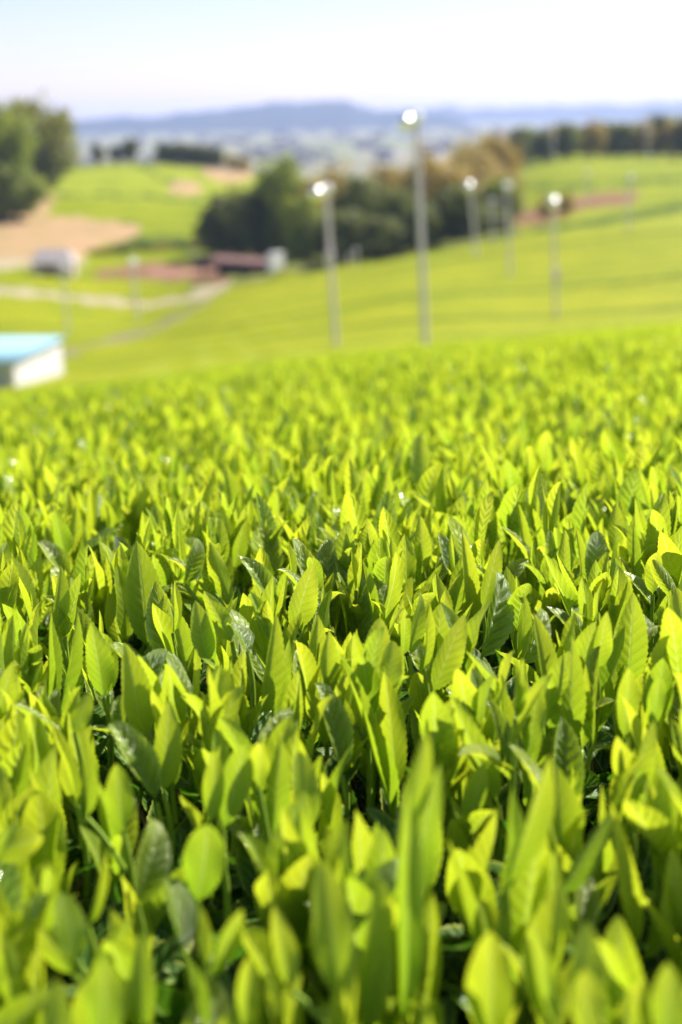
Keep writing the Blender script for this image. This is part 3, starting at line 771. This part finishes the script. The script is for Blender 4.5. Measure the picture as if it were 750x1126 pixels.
def basis(axis, face):
    z = Vector(axis).normalized(); y = Vector(face); y = (y - z*y.dot(z)).normalized(); x = y.cross(z)
    return Matrix((x, y, z)).transposed()
HERO_BOX = []     # (px0, px1, py0, py1, d) of leaves copied from the photograph
SHOTS = []        # every individual shoot: (root, tip px, tip py, leaf count, dir word)
def add_leaf(root, me, base, axis, face, length, width=None, nomW=.42):
    o = obj('leaf' if me not in BUD else 'bud', me, root)
    s = length; sx = (width/nomW if width else s)
    R = basis(axis, face)
    o.matrix_local = Matrix.Translation(Vector(base) - root.location) @ R.to_4x4() @ Matrix.Diagonal((sx, max(s*.9, sx*.8), s, 1))
    return o
def stem_obj(root, P, r):
    P = np.asarray(P) - np.array(root.location)
    V, Fq = tube_arrays(P, r, 7)
    return obj('stem', mesh_np('stem', V, Fq, M['stem']), root)

def hero(leaves, dd=None, foot=None):
    """leaves: (tip x, tip y, base x, base y, width px, facing degrees, kind) read off the photograph.
    facing 0 shows the upper face, 180 the underside, 60 to 90 nearly edge-on"""
    d = NEARER.get(leaves[0][:2]) or hit(leaves[0][0], leaves[0][1])
    low = max(leaves, key=lambda l: l[3])
    pts = [at(l[2], l[3], d) for l in leaves]
    lowp = at(low[2], low[3], d)
    root_p = lowp + np.array([0, .005, -.045])
    root = empty('tea_shoot', tuple(root_p))
    bpy.context.view_layer.update() if False else None
    for k, l in enumerate(leaves):
        off = (k*0.004)
        b_ = at(l[2], l[3], d+off); t_ = at(l[0], l[1], d+off+rng.uniform(-.004, .008)+(.36*abs(l[3]-l[1])/FPX*d if (l[6] if len(l) > 6 else '') == 'g' else 0))
        ax = t_-b_; Ln = np.linalg.norm(ax)
        th = math.radians(l[5]+(18 if l[6:] == ('g',) and l[5] > -10 else 0))
        toward = -b_/np.linalg.norm(b_); side = np.cross(ax/Ln, toward)
        face = toward*math.cos(th)+side*math.sin(th)
        kind = l[6] if len(l) > 6 else 'm'
        vi = (hash((l[0], l[1], 3)) % len(PAR)) if kind not in 'abcdefgh' else 'abcdefgh'.index(kind)
        wv = l[4]/FPX*d/max(.45, abs(math.cos(th)))
        me = (GLOSS if kind == 'g' else LEAF)[vi]
        add_leaf(root, me, b_, ax, face, Ln*1.04, wv, PAR[vi][0]*math.cos(PAR[vi][1]*.8))
        xs_ = [l[0], l[2]]
        HERO_BOX.append((min(xs_)-l[4]*.4, max(xs_)+l[4]*.4, l[1], l[3], d))
        # petiole joins the stem
        j = root_p + (lowp-root_p)*min(1, .35+.2*k)
        if k > 0 and np.linalg.norm(b_-j) > .004:
            t = np.linspace(0, 1, 5)[:, None]
            stem_obj(root, j*(1-t)+b_*t+np.sin(t*math.pi)*[0, 0, .002], [.0011]*5)
    t = np.linspace(0, 1, 6)[:, None]; b0 = at(leaves[0][2], leaves[0][3], d)
    stem_obj(root, root_p*(1-t)+b0*t+np.sin(t*math.pi)*[.002, 0, .001], np.linspace(.0016, .0011, 6))
    SHOTS.append([root, leaves[0][0], leaves[0][1], len(leaves), leaves, d])
    return root

HEROES = [
 # large broad shoot at left and its neighbours in the sharp zone
 [(152,600,163,712,44,10,'a'),(131,625,140,708,24,30,'h'),(120,655,133,712,20,-25,'b'),(177,637,170,705,20,-40,'g')],
 [(11,608,35,690,15,60,'d'),(29,628,34,685,8,50,'d')],
 [(68,625,62,692,20,25,'b'),(91,632,72,700,20,-30,'e')],
 [(122,541,88,617,19,20,'g'),(101,528,88,612,9,65,'d')],
 [(59,562,72,614,22,160,'e')],
 [(47,588,74,637,19,20,'g')],
 [(100,690,114,768,34,170,'e')],
 [(140,712,158,815,36,20,'a'),(127,762,140,818,20,-20,'g')],
 [(160,540,142,607,34,15,'h')],
 [(158,586,143,612,10,30,'g')],
 [(58,677,48,800,14,50,'d'),(88,680,64,792,20,35,'b')],
 [(223,593,204,642,20,10,'g'),(226,594,258,672,22,190,'f'),(222,610,232,647,13,10,'a'),(233,615,245,657,14,30,'b')],
 [(216,663,228,730,28,12,'a'),(226,672,236,735,18,-35,'b')],
 [(225,652,255,707,25,175,'e')],
 [(342,623,321,697,34,165,'e'),(347,645,332,697,14,-50,'g')],
 [(277,651,298,707,18,30,'b'),(292,660,301,707,13,-30,'a')],
 [(258,677,272,717,17,30,'g')],
 [(273,608,300,662,20,20,'g')],
 [(290,568,302,632,20,15,'g')],
 [(318,596,320,642,9,40,'d')],
 [(270,560,258,627,19,160,'a'),(246,562,252,607,12,40,'b')],
 [(352,535,355,602,16,15,'g'),(367,518,362,602,10,60,'d')],
 [(198,580,195,642,9,40,'d')],
 [(193,640,190,697,8,60,'d')],
 [(305,680,290,790,26,20,'b'),(314,706,300,795,22,150,'e')],
 [(383,597,393,718,34,15,'g'),(374,640,384,718,18,60,'b')],
 [(447,605,415,706,18,150,'f'),(400,618,412,692,12,30,'d')],
 [(468,655,450,722,16,30,'f'),(447,670,443,722,14,150,'a')],
 [(510,588,522,692,20,12,'b'),(508,612,500,684,20,-20,'a')],
 [(548,595,531,672,22,170,'e')],
 [(565,625,527,727,29,25,'g')],
 [(508,678,476,762,34,165,'e'),(473,665,466,735,12,30,'d')],
 [(432,707,426,765,28,15,'h')],
 [(463,570,465,627,20,15,'a'),(495,588,474,642,14,30,'g')],
 [(572,556,583,657,15,20,'b')],
 [(622,585,620,642,17,15,'a'),(636,583,643,667,15,30,'b')],
 [(597,613,640,697,20,150,'e'),(614,610,636,692,8,70,'d')],
 [(677,615,686,677,20,15,'a')],
 [(698,580,697,657,14,20,'b'),(712,600,700,660,14,-30,'a')],
 [(712,613,748,662,18,170,'g')],
 [(697,657,690,758,38,10,'a'),(712,680,698,758,16,-50,'g')],
 [(665,676,656,737,24,160,'e')],
 [(607,668,576,732,24,20,'g'),(578,655,574,722,14,40,'b')],
 [(678,555,677,612,20,12,'a')],
 [(654,514,665,592,22,10,'g')],
 [(636,525,622,602,24,15,'g')],
 [(745,650,758,722,26,20,'h')],
 # below: softer, closer shoots
 [(130,782,172,882,34,12,'g')],
 [(128,840,135,914,34,180,'a'),(92,797,96,900,18,30,'b')],
 [(185,775,180,872,36,175,'e')],
 [(55,790,84,885,14,40,'d'),(70,830,86,890,26,160,'a')],
 [(97,765,82,806,24,15,'h')],
 [(12,732,-5,795,26,170,'e')],
 [(25,785,15,892,20,40,'b'),(34,805,22,890,18,170,'a')],
 [(46,918,-14,940,44,190,'f')],
 [(237,827,232,906,27,175,'a'),(270,820,245,912,36,165,'h')],
 [(310,818,300,917,28,20,'a'),(288,812,284,866,24,165,'f')],
 [(247,782,285,866,24,150,'f')],
 [(240,735,250,802,34,15,'h')],
 [(330,830,342,912,34,15,'h')],
 [(360,740,376,852,28,15,'g')],
 [(381,722,432,906,20,35,'b'),(425,740,436,872,32,165,'a')],
 [(478,850,446,1010,38,165,'e'),(470,808,448,910,30,20,'a')],
 [(495,772,548,885,34,160,'e'),(520,850,545,930,24,20,'h')],
 [(546,765,560,852,17,15,'g')],
 [(610,835,556,975,24,140,'b'),(565,870,552,985,20,60,'d')],
 [(592,755,580,835,28,170,'h'),(580,748,576,830,14,40,'b')],
 [(630,705,627,822,30,15,'a'),(650,705,652,822,22,-20,'g'),(640,735,640,826,18,150,'e')],
 [(693,735,686,812,27,165,'a')],
 [(726,745,716,802,20,170,'h')],
 [(715,795,690,884,30,150,'e'),(722,830,700,905,28,175,'h')],
 [(668,892,618,985,30,150,'e'),(650,950,636,1034,30,15,'g')],
 [(676,892,700,1044,24,20,'a'),(750,950,704,1060,18,45,'b')],
 [(612,935,600,1034,22,160,'b')],
 [(730,858,720,944,26,20,'a')],
 [(68,945,28,1062,26,150,'f')],
 [(68,985,86,1056,40,15,'h'),(44,1020,82,1072,38,165,'a'),(141,1012,100,1076,30,170,'e')],
 [(182,903,150,994,42,12,'g')],
 [(118,937,96,1018,10,50,'d')],
 [(195,958,200,1042,30,20,'g')],
 [(230,907,217,994,50,170,'h')],
 [(268,1000,230,1078,26,165,'b'),(222,1000,226,1064,18,30,'a')],
 [(155,1030,155,1132,32,15,'a')],
 [(118,1055,110,1160,52,165,'h'),(62,1080,62,1170,40,15,'a')],
 [(275,1050,266,1146,28,170,'b'),(208,1055,226,1134,18,30,'d')],
 [(355,955,375,1096,54,12,'h'),(300,1000,320,1090,34,165,'e')],
 [(0,1020,15,1116,28,170,'a')],
 [(452,865,445,1140,34,170,'a'),(420,975,405,1140,44,15,'h')],
 [(497,930,525,1056,18,25,'b')],
 [(582,1015,612,1136,28,165,'e'),(645,1020,640,1126,46,20,'h')],
 [(735,1060,735,1160,46,175,'a'),(690,1090,690,1165,30,15,'b')],
 [(645,1068,645,1160,38,165,'h')],
]

NEARER = {(452,865): .42, (478,850): .45, (610,835): .46, (582,1015): .37, (735,1060): .36, (118,1055): .36, (645,1068): .36, (355,955): .41}

for hl in HEROES: hero(hl)


# ---------------- the rest of the near shoots, filling in between
def random_shoot(x, y, zt, size):
    """one shoot whose tip reaches height zt"""
    nl = rng.integers(3, 6)
    h = rng.uniform(.034, .060)*size
    lens = [rng.uniform(.028, .050)*size for _ in range(nl)]
    bud = rng.random() < .75
    top = h + max(lens[-1]*.95, 0)
    root = empty('tea_shoot', (x, y, zt-top))
    lean = rng.normal(0, .08, 2)
    ph = rng.uniform(0, 6.28)
    base = np.array(root.location)
    t = np.linspace(0, 1, 6)[:, None]
    P = base + t*np.array([lean[0]*h, lean[1]*h, h]) + np.sin(t*math.pi)*np.array([rng.normal(0, .0015), rng.normal(0, .0015), 0])
    stem_obj(root, P - np.array([0, 0, .02])*(1-t), np.linspace(.0017, .0011, 6))
    for k in range(nl):
        f = .15 + .85*(k+1)/nl
        p = P[0] + (P[-1]-P[0])*f
        az = ph + k*2.4
        tilt = (.34-.25*k/max(1, nl-1))*rng.uniform(.5, 1.25)
        out_ = np.array([math.cos(az), math.sin(az), 0])
        ax = out_*math.sin(tilt)+np.array([lean[0], lean[1], 1])*math.cos(tilt)
        face = -out_ + np.array([0, 0, .25])
        vi = rng.integers(len(PAR))
        glint = (rng.random() < (.5 if y > .6 else .25)) if out_ @ np.array([-.7, .7, 0]) > .45 else (rng.random() < .12)
        if glint: ax = out_*math.sin(tilt+.32)+np.array([lean[0], lean[1], 1])*math.cos(tilt+.32)
        me = (GLOSS if glint else LEAF)[vi]
        L_ = lens[k]*(1.0 if k else .95)
        add_leaf(root, me, p, ax, face, L_, L_*rng.uniform(.30, .41), PAR[vi][0])
    if bud:
        az = rng.uniform(0, 6.28)
        add_leaf(root, BUD[rng.integers(3)], P[-1], np.array([lean[0]+.1*math.cos(az), lean[1]+.1*math.sin(az), 1]), (math.cos(az), math.sin(az), 0), rng.uniform(.022, .034)*size, None)
    return root, nl, lean

def scatter(d0, d1, spacing, xpad, xk):
    """jittered grid over the ground in front of the camera"""
    pts = []
    y = d0
    while y < d1:
        half = xk*y + xpad
        x = -half + rng.uniform(0, spacing)
        while x < half:
            pts.append((x+rng.uniform(-.42, .42)*spacing, y+rng.uniform(-.42, .42)*spacing))
            x += spacing
        y += spacing
    return np.array(pts)
pts = scatter(.29, 1.15, .0162, .03, .245)
zt = surf_xy(pts[:, 0], pts[:, 1])
zt = zt + rng.normal(-.006, .009, len(zt))
tpx, tpy = project(np.column_stack([pts, zt]))
cand = []
for k in range(len(pts)):
    px, py, d = tpx[k], tpy[k], pts[k, 1]
    if not (-12 < px < 762 and py < 1165): continue
    bad = False
    for (x0, x1, y0, y1, hd) in HERO_BOX:
        hp = .075*FPX/d      # how far below its tip the shoot reaches in the picture
        if x0-6 < px < x1+6 and py < y0+.6*(y1-y0) and py+hp > y0 and d < hd+.012 and py > y0-40:
            bad = True; break
    if d < .60 and rng.random() < .55*min(1, (.60-d)/.08): bad = True
    if not bad: cand.append(k)
cand.sort(key=lambda k: pts[k, 1])
budget = 300-len(SHOTS)
ind = cand[:budget]
dcut = pts[ind[-1], 1]
for k in ind:
    r_, nl, lean = random_shoot(pts[k, 0], pts[k, 1], zt[k], rng.uniform(.85, 1.2)*(1+.22*min(1, max(0, (.62-pts[k, 1])/.1))))
    SHOTS.append([r_, tpx[k], tpy[k], int(nl), lean, pts[k, 1]])
print('shoots', len(SHOTS), 'of', len(cand), 'individual up to', dcut)

# labels: how each looks, then where its tip shows
NAMED = {}
for k, s in enumerate(SHOTS):
    root, px, py, nl, ln, d = s
    foc = 'softly blurred' if d < .56 else ('sharp' if d < .92 else 'slightly soft')
    dx = (ln[0][0]-ln[0][2])/60 if isinstance(ln, list) else ln[0]*4
    way = 'leaning left' if dx < -.3 else ('leaning right' if dx > .3 else 'upright')
    num = {1: 'single-leaf', 2: 'two-leaf', 3: 'three-leaf', 4: 'four-leaf', 5: 'five-leaf'}.get(nl, 'leafy')
    hx = min(100, max(0, round(px/7.5))); hy = min(100, max(0, round(100-py/11.26)))
    lb = f'{foc} {num} tea shoot {way}, tip {hx} percent across, {hy} percent up'
    if lb in NAMED:
        lb = lb.replace('tea shoot', 'young tea shoot')
        if lb in NAMED: lb = lb.replace('young', 'slender young')
    NAMED[lb] = 1
    tag(root, lb, 'tea shoot', 'tea shoots in the near field')

# ------------------------------------------------------------------ stuff: farther shoots and the mature leaves beneath
def joined(name, leaves, tubes):
    Vs, Fs, Us, mi, off = [], [], [], [], 0
    mats = []
    def slot(mt):
        if mt not in mats: mats.append(mt)
        return mats.index(mt)
    for (Vt, Fq, UV, mt) in leaves:
        Vs.append(Vt); Fs.append(Fq+off); Us.append(UV); mi += [slot(mt)]*len(Fq); off += len(Vt)
    for (Vt, Fq, mt) in tubes:
        Vs.append(Vt); Fs.append(Fq+off); Us.append(np.zeros((len(Vt), 2))); mi += [slot(mt)]*len(Fq); off += len(Vt)
    me = mesh_np(name, np.concatenate(Vs), np.concatenate(Fs), mats, UV=np.concatenate(Us), mi=mi)
    return bpy.data.objects.new(name, me)
def place(arr, base, axis, face, L, Wd, nomW):
    Vt, Fq, UV = arr
    Rm = np.array(basis(axis, face))
    return (Vt*[Wd/nomW, L*.9, L]) @ Rm.T + base, Fq, UV
def shoot_variant(k, gloss):
    r = np.random.default_rng(200+k)
    nl = r.integers(4, 6); h = r.uniform(.036, .060); ph = r.uniform(0, 6.28)
    lv = []
    for i in range(nl):
        f = .15+.85*(i+1)/nl; az = ph+i*2.4; tilt = (.34-.25*i/(nl-1))*r.uniform(.5, 1.2)
        o_ = np.array([math.cos(az), math.sin(az), 0]); vi = r.integers(len(PAR)); L_ = r.uniform(.028, .048); gl = r.random() < gloss; tilt += .35*gl
        lv.append((*place(LOWLEAF[vi], np.array([0, 0, h*f]), o_*math.sin(tilt)+np.array([0, 0, math.cos(tilt)]), -o_+np.array([0, 0, .25]), L_, L_*r.uniform(.30, .41), PAR[vi][0]), M['glossy'] if gl else M['leaf']))
    z = np.linspace(-.02, h, 5); tb = [(*tube_arrays(np.stack([z*0, z*0, z], -1), np.linspace(.0017, .001, 5), 5), M['stem'])]
    bl = leaf_arrays(W=.20, fold=1.25, curl=.1, twist=.5, n=14, m=3, seed=k, serr=False)
    lv.append((*place(bl, np.array([0, 0, h]), np.array([r.normal(0, .1), r.normal(0, .1), 1]), np.array([math.cos(ph), math.sin(ph), 0]), .028, .0115, .42), M['leaf']))
    return joined('shoot_source', lv, tb)
def mature_variant(k):
    r = np.random.default_rng(400+k)
    lv = []
    for i in range(4):
        az = r.uniform(0, 6.28); tilt = r.uniform(.5, 1.35); o_ = np.array([math.cos(az), math.sin(az), 0]); vi = r.integers(len(PAR)); L_ = r.uniform(.04, .06)
        lv.append((*place(LOWLEAF[vi], np.array([0, 0, .012*i])+o_*.002, o_*math.sin(tilt)+np.array([0, 0, math.cos(tilt)]), -o_*.3+np.array([0, 0, 1]), L_, L_*r.uniform(.38, .46), PAR[vi][0]), M['mature']))
    z = np.linspace(-.10, .05, 6); tb = [(*tube_arrays(np.stack([np.cumsum(r.normal(0, .005, 6)), np.cumsum(r.normal(0, .005, 6)), z], -1), np.linspace(.0022, .0012, 6), 6), M['twig'])]
    return joined('twig_source', lv, tb)
def instance_stuff(name, sources, P, rot, scl, idx, label, cat):
    src = bpy.data.collections.new(name+'_sources')
    for o in sources: src.objects.link(o)
    me = bpy.data.meshes.new(name)
    me.vertices.add(len(P)); me.vertices.foreach_set('co', np.asarray(P, np.float32).ravel())
    a = me.attributes.new('rot', 'FLOAT_VECTOR', 'POINT'); a.data.foreach_set('vector', np.asarray(rot, np.float32).ravel())
    a = me.attributes.new('scl', 'FLOAT', 'POINT'); a.data.foreach_set('value', np.asarray(scl, np.float32))
    a = me.attributes.new('idx', 'INT', 'POINT'); a.data.foreach_set('value', np.asarray(idx, np.int32))
    o = obj(name, me)
    ng = bpy.data.node_groups.new(name, 'GeometryNodeTree')
    ng.interface.new_socket('Geometry', in_out='INPUT', socket_type='NodeSocketGeometry')
    ng.interface.new_socket('Geometry', in_out='OUTPUT', socket_type='NodeSocketGeometry')
    gi = ng.nodes.new('NodeGroupInput'); go = ng.nodes.new('NodeGroupOutput')
    ci = ng.nodes.new('GeometryNodeCollectionInfo'); ci.inputs['Collection'].default_value = src
    ci.inputs['Separate Children'].default_value = True; ci.inputs['Reset Children'].default_value = True
    ip = ng.nodes.new('GeometryNodeInstanceOnPoints'); ip.inputs['Pick Instance'].default_value = True
    def attr(n, t):
        q = ng.nodes.new('GeometryNodeInputNamedAttribute'); q.data_type = t; q.inputs['Name'].default_value = n; return q.outputs[0]
    e = ng.nodes.new('FunctionNodeEulerToRotation')
    L = ng.links.new
    L(gi.outputs[0], ip.inputs['Points']); L(ci.outputs[0], ip.inputs['Instance']); L(attr('idx', 'INT'), ip.inputs['Instance Index'])
    L(attr('rot', 'FLOAT_VECTOR'), e.inputs[0]); L(e.outputs[0], ip.inputs['Rotation']); L(attr('scl', 'FLOAT'), ip.inputs['Scale'])
    L(ip.outputs[0], go.inputs[0])
    md = o.modifiers.new('scatter', 'NODES'); md.node_group = ng
    tag(o, label, cat, kind='stuff')
    return o
srcs = [shoot_variant(k, .32) for k in range(20)]
rest = [k for k in range(len(pts)) if not (k in set(ind))]
indset = set(ind); candset = set(cand)
rest = [k for k in range(len(pts)) if k not in indset and ((k in candset) or not (-12 < tpx[k] < 762 and tpy[k] < 1165))]
A = [np.column_stack([pts[rest], zt[rest]-.092])]
side = scatter(.22, 1.15, .03, .40, .30)
side = side[np.abs(side[:, 0]) > .245*side[:, 1]+.03]
A.append(np.column_stack([side, surf_xy(side[:, 0], side[:, 1])-.095]))
for d0, d1, sp, pad in ((1.15, 2.6, .021, .35), (2.6, 6, .033, .3), (6, 14, .065, .3), (14, 30, .13, .3)):
    q = scatter(d0, d1, sp, pad, .31)
    A.append(np.column_stack([q, surf_xy(q[:, 0], q[:, 1]) - .092 + rng.normal(0, .010, len(q))]))
A = np.concatenate(A); n = len(A)
far = np.clip((A[:, 1]-3)/12, 0, 1)
print('far shoots', n)
instance_stuff('tea_foliage', srcs, A, np.column_stack([rng.normal(0, .13, n), rng.normal(0, .13, n), rng.uniform(0, 6.28, n)]),
               rng.uniform(.85, 1.25, n)*(1+.5*far), rng.integers(0, 20, n), 'mass of farther yellow-green tea shoots fading into blur', 'tea foliage')
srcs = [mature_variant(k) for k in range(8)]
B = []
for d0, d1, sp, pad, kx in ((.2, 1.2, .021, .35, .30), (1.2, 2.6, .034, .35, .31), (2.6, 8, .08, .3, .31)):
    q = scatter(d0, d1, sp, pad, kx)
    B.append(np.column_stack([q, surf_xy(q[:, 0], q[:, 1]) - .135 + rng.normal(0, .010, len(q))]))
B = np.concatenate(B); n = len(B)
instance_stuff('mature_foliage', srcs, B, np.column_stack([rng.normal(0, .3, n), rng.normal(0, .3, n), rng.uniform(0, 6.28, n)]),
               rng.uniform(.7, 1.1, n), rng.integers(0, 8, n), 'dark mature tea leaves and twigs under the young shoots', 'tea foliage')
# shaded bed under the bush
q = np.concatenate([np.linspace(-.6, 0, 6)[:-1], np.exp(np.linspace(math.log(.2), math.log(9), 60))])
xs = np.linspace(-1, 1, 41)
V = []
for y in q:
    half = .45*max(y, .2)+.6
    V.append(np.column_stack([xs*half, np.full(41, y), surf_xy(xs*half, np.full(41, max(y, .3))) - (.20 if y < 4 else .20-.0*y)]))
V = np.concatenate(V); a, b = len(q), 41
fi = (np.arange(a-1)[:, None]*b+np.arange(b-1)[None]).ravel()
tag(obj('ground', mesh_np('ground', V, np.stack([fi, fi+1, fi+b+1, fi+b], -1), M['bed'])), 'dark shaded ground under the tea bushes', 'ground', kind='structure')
